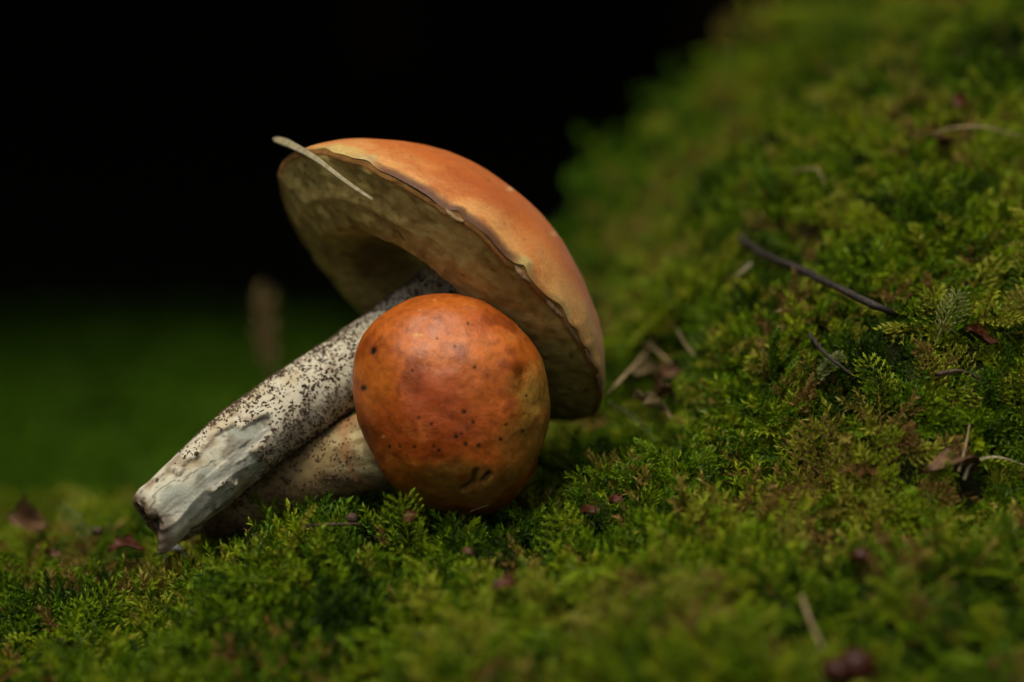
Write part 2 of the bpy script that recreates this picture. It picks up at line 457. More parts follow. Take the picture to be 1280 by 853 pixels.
def make_shoot(kind, seed):
    r = np.random.default_rng(seed)
    V, F, C = [], [], []
    if kind == 'upright':
        h = r.uniform(0.008, 0.012); lean = r.uniform(0.1, 0.6); az = r.uniform(0, 6.28)
        path = [np.array([math.cos(az) * lean * h * t ** 2, math.sin(az) * lean * h * t ** 2, h * t]) for t in np.linspace(0, 1, 7)]
        stick(V, F, C, path, 0.00018, 0.5)
        leafy_axis(V, F, C, path, 30, 0.0024, 0.00078, r, 1.0)
        for b in range(2):
            i = r.integers(2, 5); a2 = r.uniform(0, 6.28); l = r.uniform(0.003, 0.005)
            bp = [path[i] + np.array([math.cos(a2) * l * t, math.sin(a2) * l * t, l * 0.6 * t ** 1.3]) for t in np.linspace(0, 1, 4)]
            leafy_axis(V, F, C, bp, 12, 0.0020, 0.00068, r, 0.9)
    elif kind == 'feather':
        ln = r.uniform(0.012, 0.020); sgn = r.choice([-1, 1])
        path = [np.array([ln * 0.8 * t, sgn * 0.15 * ln * t * t, ln * (0.62 * t - 0.30 * t * t)]) for t in np.linspace(0, 1, 11)]
        stick(V, F, C, path, 0.00018, 0.55)
        leafy_axis(V, F, C, path, 22, 0.0017, 0.0006, r, 0.55)
        T, N, B = frames(np.array(path), (0, 0, 1.0))
        for i in range(2, 10):
            for s in (-1, 1):
                l = ln * 0.30 * math.sin(math.pi * (0.12 + 0.80 * i / 10)) * r.uniform(0.7, 1.2)
                d0 = T[i] * 0.65 + B[i] * s * 0.75
                bp = [path[i] + d0 * l * t + np.array([0, 0, -0.2 * l * t * t]) for t in np.linspace(0, 1, 4)]
                leafy_axis(V, F, C, bp, 9, 0.0014, 0.00052, r, 0.6)
    elif kind == 'creeping':
        ln = r.uniform(0.011, 0.017)
        path = [np.array([ln * t, 0.2 * ln * math.sin(3 * t + seed), ln * 0.42 * t * (1.3 - t)]) for t in np.linspace(0, 1, 9)]
        stick(V, F, C, path, 0.0002, 0.5)
        leafy_axis(V, F, C, path, 40, 0.0021, 0.0008, r, 0.75)
    elif kind == 'star':
        h = r.uniform(0.005, 0.008)
        path = [np.array([0.0006 * t, 0.0005 * t, h * t]) for t in np.linspace(0, 1, 5)]
        stick(V, F, C, path, 0.0002, 0.5)
        leafy_axis(V, F, C, path, 26, 0.0029, 0.0010, r, 1.15)
    me = bpy.data.meshes.new('moss_shoot'); me.from_pydata([tuple(v) for v in V], [], F)
    at = me.color_attributes.new('Col', 'FLOAT_COLOR', 'POINT')
    c = np.ones((len(V), 4)); c[:, :3] = np.array(C); at.data.foreach_set('color', c.ravel())
    return me

M_moss = mat_moss('moss_leaf', [(0.0, (0.036, 0.092, 0.001)), (0.12, (0.070, 0.145, 0.003)), (0.16, (0.018, 0.040, 0.002)), (0.36, (0.046, 0.098, 0.002)), (0.60, (0.105, 0.176, 0.003)), (0.84, (0.205, 0.250, 0.008)), (0.92, (0.20, 0.160, 0.030)), (1.0, (0.15, 0.080, 0.025))], 1.16, 0.25)
KINDS = ['upright'] * 4 + ['feather'] * 3 + ['creeping'] * 2 + ['star'] * 2
for i, k in enumerate(KINDS):
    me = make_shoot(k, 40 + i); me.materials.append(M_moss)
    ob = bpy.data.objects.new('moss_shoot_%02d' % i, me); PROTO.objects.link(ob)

def gn_scatter(name, pts, rot, scl, idx, tint, label):
    me = bpy.data.meshes.new(name); me.from_pydata(pts.tolist(), [], [])
    a = me.attributes.new('rot', 'FLOAT_VECTOR', 'POINT'); a.data.foreach_set('vector', rot.astype(np.float32).ravel())
    a = me.attributes.new('scl', 'FLOAT', 'POINT'); a.data.foreach_set('value', scl.astype(np.float32))
    a = me.attributes.new('idx', 'INT', 'POINT'); a.data.foreach_set('value', idx.astype(np.int32))
    a = me.attributes.new('tint', 'FLOAT', 'POINT'); a.data.foreach_set('value', tint.astype(np.float32))
    me.materials.append(M_moss)
    o = bpy.data.objects.new(name, me); COL.objects.link(o)
    o['kind'] = 'stuff'; o['label'] = label; o['category'] = 'moss'
    ng = bpy.data.node_groups.new(name + '_nodes', 'GeometryNodeTree')
    ng.interface.new_socket('Geometry', in_out='INPUT', socket_type='NodeSocketGeometry')
    ng.interface.new_socket('Geometry', in_out='OUTPUT', socket_type='NodeSocketGeometry')
    N = ng.nodes; L = ng.links
    gi = N.new('NodeGroupInput'); go = N.new('NodeGroupOutput')
    m2p = N.new('GeometryNodeMeshToPoints')
    ci = N.new('GeometryNodeCollectionInfo'); ci.inputs['Collection'].default_value = PROTO
    ci.inputs['Separate Children'].default_value = True; ci.inputs['Reset Children'].default_value = True
    iop = N.new('GeometryNodeInstanceOnPoints'); iop.inputs['Pick Instance'].default_value = True
    def na(nm, ty):
        n = N.new('GeometryNodeInputNamedAttribute'); n.data_type = ty; n.inputs['Name'].default_value = nm; return n.outputs['Attribute']
    L.new(gi.outputs[0], m2p.inputs['Mesh']); L.new(m2p.outputs[0], iop.inputs['Points'])
    L.new(ci.outputs[0], iop.inputs['Instance'])
    L.new(na('idx', 'INT'), iop.inputs['Instance Index'])
    e2r = N.new('FunctionNodeEulerToRotation'); L.new(na('rot', 'FLOAT_VECTOR'), e2r.inputs[0]); L.new(e2r.outputs[0], iop.inputs['Rotation'])
    L.new(na('scl', 'FLOAT'), iop.inputs['Scale'])
    L.new(iop.outputs[0], go.inputs[0])
    md = o.modifiers.new('scatter', 'NODES'); md.node_group = ng
    return o

def normals(x, y, e=0.003):
    hx = (H(x + e, y) - H(x - e, y)) / (2 * e); hy = (H(x, y + e) - H(x, y - e)) / (2 * e)
    n = np.stack([-hx, -hy, np.ones_like(x)], -1)
    return n / np.linalg.norm(n, axis=1)[:, None]

def euler_from(nrm, spin, tilt_amt):
    """rotation: Z along the (jittered) normal, then a spin about it"""
    n = nrm + rng.normal(0, 1, nrm.shape) * tilt_amt
    n[:, 2] = np.maximum(n[:, 2], 0.05); n /= np.linalg.norm(n, axis=1)[:, None]
    ry = np.arccos(np.clip(n[:, 2], -1, 1)); rz = np.arctan2(n[:, 1], n[:, 0])
    out = np.empty_like(n)
    cz, s_z, cy, s_y, cs, ss = np.cos(rz), np.sin(rz), np.cos(ry), np.sin(ry), np.cos(spin), np.sin(spin)
    # R = Rz(rz) Ry(ry) Rz(spin) -> XYZ euler
    r00 = cz * cy * cs - s_z * ss; r10 = s_z * cy * cs + cz * ss; r20 = -s_y * cs
    r21 = s_y * ss; r22 = cy
    out[:, 0] = np.arctan2(r21, r22); out[:, 1] = np.arctan2(-r20, np.hypot(r21, r22)); out[:, 2] = np.arctan2(r10, r00)
    return out

def scatter_region(name, x0, x1, y0, y1, n, smin, smax, label, keep=None, deep=False):
    x = rng.uniform(x0, x1, n * 2); y = rng.uniform(y0, y1, n * 2)
    nr = normals(x, y)
    k = rng.uniform(0, 1, n * 2) < np.minimum(1 / nr[:, 2], 4) / 2.2
    if keep is not None: k &= keep(x, y)
    x, y, nr = x[k], y[k], nr[k]
    z = H(x, y)
    p = np.stack([x, y, z], -1)
    patch = fbm(p * [1, 1, 1], 30, 3, 21)            # sprigs of one kind grow together
    patch2 = fbm(p, 55, 2, 33)
    tip = p + nr * 0.004
    ob = obstacle(tip)
    k = (ob > 0.0005) & (rng.uniform(0, 1, len(p)) < np.clip(0.80 + 1.3 * fbm(p, 62, 3, 9), 0.18, 1))
    p, nr, patch, patch2, ob = p[k], nr[k], patch[k], patch2[k], ob[k]
    m = len(p)
    scl = rng.uniform(smin, smax, m) * (1 + 0.35 * patch2)
    scl = np.where(ob < 0.006, scl * 0.75, scl)
    scl = scl * (1 - 0.5 * pressed(p + nr * 0.012))
    kind = np.where(patch + rng.normal(0, 0.22, m) > 0.05, rng.integers(0, 4, m), np.where(rng.uniform(0, 1, m) < 0.55, rng.integers(4, 7, m), rng.integers(7, 11, m)))
    tint = np.clip(0.52 + 0.55 * patch2 - 0.30 * patch + rng.normal(0, 0.19, m), 0.16, 0.87)
    dry = fbm(p, 38, 3, 61) > 0.17
    tint = np.where(rng.uniform(0, 1, m) < np.where(dry, 0.45, 0.05), rng.uniform(0.87, 1.0, m), tint)
    if deep:            # a greener, darker kind of moss covers the low ground on the left
        low = sstep(0.10, 0.02, p[:, 0] - 0.15 * (p[:, 1] - 0.3)) > rng.uniform(0, 1, m)
        tint = np.where(low, rng.uniform(0.0, 0.12, m), tint)
    rot = euler_from(nr, rng.uniform(0, 6.283, m), 0.28)
    p = p - nr * 0.0012
    return gn_scatter(name, p, rot, scl, kind, tint, label)

def in_view(x, y):
    """thin out shoots far outside the picture (a margin is kept for a step to the side)"""
    z = H(x, y, False); px, py, d = proj(np.stack([x, y, z], -1))
    return (px > -260) & (px < 1540) & (py > -300) & (py < 1020) & (rng.uniform(0, 1, len(x)) > sstep(0.55, 1.85, y + 0.25 * fbm(np.stack([x, y, x * 0], -1), 5, 2, 8)))

scatter_region('moss', -0.32, 0.50, -0.20, 0.32, 105000, 0.72, 1.45, 'dense green carpet of moss under the mushrooms and in front', in_view)
scatter_region('bank_moss', -0.80, 0.60, 0.32, 1.90, 40000, 1.7, 2.9, 'blurred green moss on the ground and slope behind the mushrooms', in_view, True)

# ------------------------------------------------------------------ big mushroom
big = thing('mushroom', 'large mushroom with wide tan orange cap tilted up and speckled white stem', 'mushroom', P(200, 690, 0.0))

def cap_profile_top(u):      # u = rho/R 0..1
    return CAP_H * np.maximum(1 - u ** 2.05, 0) ** 0.80

nth, nr_ = 420, 150
th = np.linspace(0, 2 * np.pi, nth, endpoint=False)
u = np.sin(np.linspace(0, np.pi / 2, nr_))            # dense near the rim
TH, U = np.meshgrid(th, u)
D = dirs(TH)
rimn = fbm(np.stack([np.cos(TH) * 1.0, np.sin(TH) * 1.0, TH * 0], -1), 2.2, 4, 5)
Rr = CAP_R * (1 + 0.018 * rimn * U ** 3)
Ztop = cap_profile_top(U)
base = CAP_C + D * (Rr * U)[..., None] + axis * Ztop[..., None]
lump = fbm(base, 28, 3, 8) * 0.0011 + fbm(base, 130, 3, 12) * 0.00022
# rim sags and waves a little; torn nicks on the near side
wave = 0.0012 * fbm(np.stack([np.cos(TH), np.sin(TH), TH * 0], -1), 3.1, 3, 44) * U ** 6
nick = np.zeros_like(TH)
for a, wd, dp in ((97, 1.6, 0.9), (74, 1.8, 1.0), (58, 3.0, 0.8), (49, 2.2, 0.7), (40, 2.5, 0.6), (128, 3.0, 0.7), (146, 4, 0.8), (30, 2, .5)):
    nick += dp * np.exp(-((np.degrees(TH) - a) / wd) ** 2)
wave = wave + 0.0015 * nick * sstep(0.955, 1.0, U)
nrm_t = axis * 0.8 + D * 0.6
Vt = base + nrm_t * lump[..., None] + axis * wave[..., None]
# colours of the skin
deg = np.degrees(TH)
c = np.broadcast_to(lin(192, 104, 44), (*TH.shape, 3)).copy()
nA = fbm(base, 45, 4, 2); nB = fbm(base, 140, 3, 6)
c = mix(c, lin(206, 122, 62), sstep(0.0, 0.5, nA))
c = mix(c, lin(176, 86, 40), sstep(0.1, 0.55, -nA) * 0.7)
c = mix(c, lin(214, 160, 105), sstep(0.80, 0.985, U) * sstep(-0.7, 0.3, nB + 0.5 * nA) * 0.85)     # paler towards the edge
near_low = sstep(75, 45, deg) * sstep(-20, 15, deg)
c = mix(c, lin(206, 160, 98), sstep(0.80, 0.95, U) * near_low * 0.75)
nC = vnoise(base, 900, 77)
c = mix(c, lin(120, 70, 40), sstep(0.62, 0.85, nC) * 0.35 * sstep(0.6, 1, U))
purp = sstep(0.966 + 0.012 * nB, 0.995, U) * sstep(58, 84, deg + 8 * nA) * sstep(146, 118, deg + 8 * nB)
c = mix(c, lin(70, 42, 36), purp * 0.9)
edge = sstep(0.985, 0.999, U + 0.010 * nB)
c = mix(c, lin(150, 112, 66), edge * (1 - purp) * 0.8)
cream = sstep(0.955, 0.985, U + 0.02 * vnoise(base, 260, 9)) * (np.exp(-((deg - 140) / 9) ** 2) + np.exp(-((deg - 74) / 2.2) ** 2) + 0.7 * np.exp(-((deg - 52) / 8) ** 2) * (nB > 0.0))
c = mix(c, lin(196, 176, 120), np.clip(cream, 0, 1) * 0.85)
Vl = Vt.reshape(-1, 3)
px, py, dd = proj(Vl)
cf = c.reshape(-1, 3)
for hx, hy, r, colr, st in ((548, 179, 3, (90, 50, 30), .6), (638, 236, 4, (235, 190, 150), .7), (692, 292, 4, (230, 180, 140), .6), (455, 201, 9, (200, 188, 150), .8), (468, 196, 4, (190, 178, 140), .7),
                            (560, 210, 2.2, (110, 60, 30), .6), (610, 225, 2, (110, 60, 30), .6), (600, 290, 1.8, (100, 55, 30), .7), (655, 300, 2, (110, 60, 30), .6), (680, 345, 2, (110, 60, 30), .6), (514, 196, 2, (110, 60, 30), .5)):
    m = np.exp(-(((px - hx) ** 2 + ((py - hy) * 1.3) ** 2) / r ** 2)) * (dd < 0.06)
    cf = mix(cf, lin(*colr), m * st)
capo = mesh_obj('cap', Vl, grid_faces(nr_, nth), M_cap, big, cf * [1.0, 0.96, 0.74])

# underside: lip, swollen pore layer, hollow around the stem
uu = np.concatenate([np.linspace(1.0, 0.94, 18), np.linspace(0.935, 0.08, 120)])
TH2, U2 = np.meshgrid(th, uu)
rim2 = fbm(np.stack([np.cos(TH2), np.sin(TH2), TH2 * 0], -1), 2.2, 4, 5)
R2 = CAP_R * (1 + 0.018 * rim2 * U2 ** 3)
zb = np.interp(U2, [0.08, 0.2, 0.27, 0.36, 0.48, 0.62, 0.78, 0.90, 0.955, 0.985, 1.0], np.array([0.6, 5.4, 5.4, 2.8, -4.4, -8.6, -6.6, -3.0, -1.5, -1.0, 0.0]) / 1000)
zb = zb + 0.0012 * fbm(np.stack([np.cos(TH2), np.sin(TH2), U2 * 1.5], -1), 3.0, 4, 15) * sstep(1.0, 0.9, U2)
wave2 = 0.0012 * fbm(np.stack([np.cos(TH2), np.sin(TH2), TH2 * 0], -1), 3.1, 3, 44) * U2 ** 6
nick2 = np.zeros_like(TH2)
for a, wd, dp in ((97, 1.6, 0.9), (74, 1.8, 1.0), (58, 3.0, 0.8), (49, 2.2, 0.7), (40, 2.5, 0.6), (128, 3.0, 0.7), (146, 4, 0.8), (30, 2, .5)):
    nick2 += dp * np.exp(-((np.degrees(TH2) - a) / wd) ** 2)
wave2 = wave2 + 0.0015 * nick2 * sstep(0.955, 1.0, U2)
Vb = CAP_C + dirs(TH2) * (R2 * U2)[..., None] + axis * (zb + wave2)[..., None]
rag = fbm(Vb, 220, 4, 30)
Vb = Vb - axis * (0.0007 * rag * sstep(1.0, 0.97, U2))[..., None]
c = np.broadcast_to(lin(186, 166, 112), (*TH2.shape, 3)).copy()
nA = fbm(Vb, 60, 4, 91); nB = fbm(Vb, 160, 3, 92)
c = mix(c, lin(156, 136, 80), sstep(-0.3, 0.6, nA) * 0.7)
c = mix(c, lin(112, 88, 48), sstep(0.1, 0.7, nB + nA * 0.6) * 0.5)
c = mix(c, lin(64, 48, 26), sstep(0.58, 0.40, U2) * sstep(0.2, 0.35, U2) * 0.55)  # shade of the hollow around the stem, darkened in the colour
c = mix(c, lin(140, 84, 44), sstep(0.965, 0.985, U2) * 0.75)
streak = fbm(np.stack([TH2 * 9, U2 * 3, TH2 * 0], -1), 1.0, 3, 7)
c = mix(c, lin(110, 85, 45), sstep(0.1, 0.7, streak) * 0.35)
sp = vnoise(Vb, 420, 3)
c = mix(c, lin(60, 42, 26), sstep(0.7, 0.9, sp) * 0.6)
por = mesh_obj('pore_surface', Vb.reshape(-1, 3), grid_faces(len(uu), nth), M_pore, big, c.reshape(-1, 3) * [1.0, 0.96, 0.78])
por.parent = capo

# torn skin hanging from the rim: small irregular flaps, each its own piece
M_flap = mat_plain('torn_skin', (0.17, 0.095, 0.04), (0.33, 0.215, 0.10), rough=0.6, scale=500, bump=0.5, bscale=1500)
def rim_pt(a, du=0.0, dz=0.0):
    t = np.radians(np.array([a]))
    return CAP_C + dirs(t)[0] * CAP_R * (1 + du) + axis * dz
for a0, a1, dep, sd_ in ((94, 100, 0.0022, 1), (69, 76, 0.0030, 2), (55, 64, 0.0024, 3), (44, 53, 0.0022, 4), (34, 41, 0.0016, 5), (20, 28, 0.0013, 8)):
    n = 16; r = np.random.default_rng(sd_); Vq = []
    for k in range(n):
        f = k / (n - 1); a = a0 + (a1 - a0) * f
        dp = dep * math.sin(math.pi * f) ** 0.6 * (0.75 + 0.4 * r.random()) + 0.0001
        for q, (du, dz) in enumerate(((-0.002, 0.0007), (0.003, -0.2 * dp), (0.002, -dp * .55), (-0.006, -dp * 0.5), (-0.010, 0.0002))):
            Vq.append(rim_pt(a, du + 0.0008 * r.normal(), dz))
    Fq = grid_faces(n, 5); Fq += [(4, 3, 2, 1, 0), tuple((n - 1) * 5 + j for j in range(5))]
    fo = mesh_obj('torn_flap', Vq, Fq, M_flap, big); fo.parent = capo

# stems
def stem_build(path, rad, nv, peel=None, seed=0):
    n = len(path)
    T, N, B = frames(path)                       # N towards the camera, B: across (sign below)
    if (B[n // 2] @ UP) > 0: B = -B              # B points down-right on the picture
    ph = np.linspace(0, 2 * np.pi, nv, endpoint=False)
    PH, TT = np.meshgrid(ph, np.linspace(0, 1, n))
    dirv = np.cos(PH)[..., None] * N[:, None] + np.sin(PH)[..., None] * B[:, None]
    ring = path[:, None] + dirv * rad[:, None, None]
    return ring, dirv, PH, TT, (T, N, B)

n1, nv1 = 150, 200
ring, dirv, PH, TT, FR1 = stem_build(ST1, ST1_R, nv1)
disp = 0.0009 * fbm(ring, 60, 3, 51) + 0.00025 * fbm(ring, 260, 3, 52)
phd = np.degrees(PH); phd = np.where(phd > 180, phd - 360, phd)       # 0 towards camera, +90 down, -90 up
nS = fbm(ring, 110, 4, 53); nM = fbm(ring, 330, 3, 54)
# peeled, cut facet near the foot
lim = np.interp(phd, [-100, -70, -45, -12, 8, 25, 50, 75, 95, 120], [0.0, 0.05, 0.17, 0.40, 0.33, 0.22, 0.25, 0.27, 0.16, 0.02])
peel = sstep(0.02, -0.02, TT - lim - 0.20 * nS - 0.08 * nM)
facet = np.abs(fbm(np.stack([TT * 3.2 + 3, PH * 0.8, TT * 0], -1), 1.6, 2, 55))
disp = disp - peel * (0.0007 + 0.0016 * facet)
ring = ring + dirv * disp[..., None]
# ragged foot with a torn strip hanging down
ring = ring - (FR1[0][0] * 0.55 - UP * -0.5)[None, None] * (0.0052 * sstep(0.085, 0.0, TT) * np.exp(-((phd - 62) / 26) ** 2))[..., None]
foot = (TT < 0.06)
ring = ring - FR1[0][0] * (np.where(TT < 0.02, 0.0012, 0) * fbm(np.stack([np.cos(PH), np.sin(PH), PH * 0], -1), 2.6, 3, 58))[..., None]
c = np.broadcast_to(lin(194, 187, 166), (*TT.shape, 3)).copy()
c = mix(c, lin(176, 158, 122), sstep(-0.1, 0.4, nS) * 0.6)
c = mix(c, lin(112, 86, 60), sstep(0.05, 0.5, nM) * 0.6 * (1 - peel))
belly_shade = sstep(35, 90, phd) * (1 - peel)
c = mix(c, lin(108, 80, 50), belly_shade * 0.75)  # shading of the lower flank put into the colour
pc = np.broadcast_to(lin(186, 182, 162), (*TT.shape, 3)).copy()
stainn = fbm(ring, 95, 4, 60)
pc = mix(pc, lin(112, 124, 118), sstep(0.12, 0.40, stainn) * 0.6)
pc = mix(pc, lin(62, 70, 68), np.exp(-((stainn - 0.12) / 0.035) ** 2) * 0.8)
pc = mix(pc, lin(150, 128, 92), sstep(0.0, 0.4, -stainn + 0.4 * nM) * 0.75)
pc = mix(pc, lin(86, 74, 58), sstep(0.2, 0.5, fbm(ring, 240, 3, 64)) * 0.6)
pc = mix(pc, lin(216, 214, 200), np.exp(-((phd - 22 - 60 * (0.2 - TT)) / 16) ** 2) * 0.6)
c = mix(c, pc.reshape(-1, 3).reshape(c.shape), peel)
rimpeel = np.exp(-((peel - 0.5) / 0.28) ** 2)
c = mix(c, lin(84, 66, 44), rimpeel * 0.65 * (TT > 0.04))
soil = sstep(0.045, 0.015, TT - 0.012 * nM)
c = mix(c, lin(92, 72, 56), soil * 0.9)
Vs = ring.reshape(-1, 3); Fs = grid_faces(n1, nv1); cs = c.reshape(-1, 3)
# closed, hollowed end face at the foot
a0 = len(Vs); extra = []; ec = []
for q, (f, inn) in enumerate(((0.8, 0.0004), (0.45, 0.0015), (0.12, 0.0010))):
    for j in range(nv1):
        extra.append(ST1[0] + (ring[0, j] - ST1[0]) * f + FR1[0][0] * (inn + 0.0009 * math.sin(j * 0.37 + q * 2) * math.cos(j * 0.11)))
        ec.append(lin(96, 76, 60) * (0.7 + 0.6 * random.random()))
extra.append(ST1[0] + FR1[0][0] * 0.001); ec.append(lin(50, 40, 30))
Vs = np.vstack([Vs, extra]); cs = np.vstack([cs, ec])
prev = 0
for q in range(3):
    st = a0 + q * nv1
    for j in range(nv1):
        Fs.append((prev + (j + 1) % nv1, prev + j, st + j, st + (j + 1) % nv1))
    prev = st
for j in range(nv1): Fs.append((prev + (j + 1) % nv1, prev + j, a0 + 3 * nv1))
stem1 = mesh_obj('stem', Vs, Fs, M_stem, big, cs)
PEEL1 = peel

# scabers: small dark raised flakes on the stem, joined
def scabers(ring, dirv, TT, PHd, T, count, dens, seed, size):
    r = np.random.default_rng(seed); n, nv = TT.shape; V = []; F = []
    k = 0; tries = 0
    while k < count and tries < count * 12:
        tries += 1
        i = r.integers(2, n - 2); j = r.integers(0, nv)
        if r.random() > dens[i, j]: continue
        p = ring[i, j]; nn = dirv[i, j]; t = T[i]; b = np.cross(nn, t)
        p = p + (ring[i + 1, j] - p) * r.uniform(-1, 1) + (ring[i, (j + 1) % nv] - p) * r.uniform(-1, 1)
        ang = r.normal(0, 0.5); ca, sa = math.cos(ang), math.sin(ang)
        tt, bb = t * ca + b * sa, b * ca - t * sa
        L = size * r.lognormal(0, 0.35) * 0.75; W_ = L * r.uniform(0.35, 0.8); hh = size * r.uniform(0.2, 0.5)
        i0 = len(V); m = 6
        for q in range(m):
            a = q * 2 * math.pi / m; rr = r.uniform(0.65, 1.15)
            V.append(p + tt * math.cos(a) * L * rr * 0.5 + bb * math.sin(a) * W_ * rr * 0.5 - nn * 0.00015)
        V.append(p + nn * hh + tt * r.normal(0, 0.1) * L)
        for q in range(m): F.append((i0 + q, i0 + (q + 1) % m, i0 + m))
        k += 1
    return V, F
cl = fbm(ring, 420, 2, 71)
dens = np.clip(0.62 + 1.1 * cl, 0.03, 1) * sstep(0.10, 0.42, TT + 0.1 * nS) * (1 - sstep(0.2, 0.5, peel))
dens = np.maximum(dens, 0.3 * sstep(30, 70, phd) * (1 - sstep(0.2, 0.5, peel)))
Vc, Fc = scabers(ring, dirv, TT, phd, FR1[0], 11500, dens, 5, 0.00125)
sc1 = mesh_obj('scabers', Vc, Fc, M_scab, big, smooth=False, kind='stuff'); sc1.parent = stem1

# ------------------------------------------------------------------ young mushroom
yng = thing('mushroom', 'smaller young mushroom with rounded red orange cap leaning on the speckled stem', 'mushroom', P(590, 640, 0.0))
outline = [(566, 367), (525, 371), (497, 381), (468, 402), (450, 432), (443, 468), (446, 510), (459, 552), (479, 592), (505, 624), (548, 640), (600, 643), (636, 630), (660, 600), (678, 556), (688, 505), (683, 462), (662, 425), (630, 392), (600, 373)]
oa = np.array([math.atan2(-(y - YC[1]), x - YC[0]) for x, y in outline]); orr = np.array([math.hypot(x - YC[0], y - YC[1]) for x, y in outline])
o_ = np.argsort(oa); oa, orr = oa[o_], orr[o_]
def o_rad(a):
    a = (a + np.pi) % (2 * np.pi) - np.pi
    t = 0
    for da in (-0.12, 0, 0.12): t = t + np.interp(a + da, oa, orr, period=2 * np.pi)
    return t / 3
nps, nch = 420, 260
PS, CH = np.meshgrid(np.linspace(0, 2 * np.pi, nps, endpoint=False), np.linspace(0.004, np.pi - 0.004, nch))
kk = S * (DIST + YC[2]) / DIST
sc_ = np.sin(CH) ** 0.92
rad = o_rad(PS) * kk * sc_
dep = -np.cos(CH) * np.where(CH < np.pi / 2, 0.0235, 0.021)
C0 = P(*YC)
Vy = C0 + RT * (rad * np.cos(PS))[..., None] + UP * (rad * np.sin(PS))[..., None] + FWD * dep[..., None]
Vy = Vy - UP * (0.10 * np.maximum(-dep, 0) * np.sin(CH))[..., None] * 0
nv_ = (Vy - C0); nv_ /= np.linalg.norm(nv_, axis=2)[..., None]
lum = 0.0011 * fbm(Vy, 55, 3, 101) + 0.00030 * fbm(Vy, 190, 3, 102)
Vy = Vy + nv_ * lum[..., None]
px, py, dd = proj(Vy.reshape(-1, 3)); front = (CH.reshape(-1) < 1.75)
# pressed-in fold near the bottom and one soft pleat on the right
ds = np.zeros(len(px))
def seg(ax, ay, bx, by):
    t = np.clip(((px - ax) * (bx - ax) + (py - ay) * (by - ay)) / ((bx - ax) ** 2 + (by - ay) ** 2), 0, 1)
    return np.hypot(px - ax - t * (bx - ax), py - ay - t * (by - ay))
fold = np.minimum(seg(580, 612, 592, 604), seg(592, 604, 596, 590)); fold = np.minimum(fold, seg(605, 602, 612, 594))
ds -= 0.0012 * np.exp(-(fold / 3.5) ** 2) * front
ds -= 0.0010 * np.exp(-(seg(655, 470, 672, 505) / 11) ** 2) * front
Vf = Vy.reshape(-1, 3)
nA = fbm(Vf, 60, 4, 111); nB = fbm(Vf, 150, 4, 112); nC = fbm(Vf, 420, 3, 113)
c = np.broadcast_to(lin(178, 86, 26), (len(Vf), 3)).copy()
c = mix(c, lin(212, 112, 52), np.exp(-(((px - 570) / 60) ** 2 + ((py - 430) / 38) ** 2)) * 0.8)  # sheen on the upper cap painted as a lighter patch
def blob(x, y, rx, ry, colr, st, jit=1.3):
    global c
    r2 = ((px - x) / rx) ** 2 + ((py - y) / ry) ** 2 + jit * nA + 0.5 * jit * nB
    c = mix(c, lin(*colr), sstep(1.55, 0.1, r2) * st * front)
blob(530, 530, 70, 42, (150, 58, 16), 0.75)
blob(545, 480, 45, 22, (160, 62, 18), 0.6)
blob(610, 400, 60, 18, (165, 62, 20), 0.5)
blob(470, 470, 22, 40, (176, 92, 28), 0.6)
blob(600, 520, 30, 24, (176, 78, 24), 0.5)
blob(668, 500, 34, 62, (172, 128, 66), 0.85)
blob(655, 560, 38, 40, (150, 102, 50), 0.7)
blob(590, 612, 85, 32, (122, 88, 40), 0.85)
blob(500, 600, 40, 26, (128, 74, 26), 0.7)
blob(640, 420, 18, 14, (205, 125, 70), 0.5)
c = mix(c, lin(118, 46, 14), sstep(0.0, 0.45, nB) * 0.65)
c = mix(c, lin(225, 130, 70), sstep(0.2, 0.55, -nB) * 0.25)
c = mix(c, lin(110, 46, 18), sstep(0.1, 0.6, nC) * 0.4)
# insect holes and specks
Z2 = [(478, 302, 1.7), (441, 455, 2.3), (472, 490, 1.8), (413, 540, 2.2), (447, 566, 2.2), (491, 571, 2.0), (432, 530, 1.4), (567, 549, 2.0), (642, 521, 1.8), (585, 499, 1.4), (664, 399, 1.5), (285, 475, 1.4), (328, 497, 1.7), (337, 573, 1.4), (354, 588, 1.7), (270, 576, 1.6), (220, 574, 1.4), (185, 575, 1.7), (410, 230, 1.3), (455, 150, 1.4), (348, 202, 1.2), (525, 675, 1.8), (131, 240, 3.0), (126, 250, 2.2), (95, 372, 3.0), (262, 313, 1.6)]
for zx, zy, r in Z2:
    d2 = (px - 420 - zx / 2.753) ** 2 + (py - 350 - zy / 2.753) ** 2
    g = np.exp(-d2 / (1.2 * r) ** 2) * front
    c = mix(c, lin(20, 10, 5), np.clip(g * 1.5, 0, 1) * 0.95); ds -= 0.00012 * g
for zx, zy, r in ((288, 103, 1.6), (278, 188, 3.0), (162, 540, 2.4), (292, 190, 2.0), (340, 70, 1.5)):
    g = np.exp(-((px - 420 - zx / 2.753) ** 2 + (1.6 * (py - 350 - zy / 2.753)) ** 2) / r ** 2) * front
    c = mix(c, lin(226, 160, 110), g * 0.8)
c = mix(c, lin(70, 42, 18), np.exp(-(fold / 2.0) ** 2) * 0.7 * front)
c = mix(c, lin(190, 160, 100), sstep(1.9, 2.4, CH.reshape(-1)))           # closed pale underside at the back
Vf = Vf + nv_.reshape(-1, 3) * ds[:, None]
Fy = grid_faces(nch, nps); a0 = len(Vf)
Vf = np.vstack([Vf, Vf[:nps].mean(0), Vf[-nps:].mean(0)]); c = np.vstack([c, c[0], c[-1]])
for j in range(nps):
    Fy.append((a0, (j + 1) % nps, j)); Fy.append((a0 + 1, (nch - 1) * nps + j, (nch - 1) * nps + (j + 1) % nps))
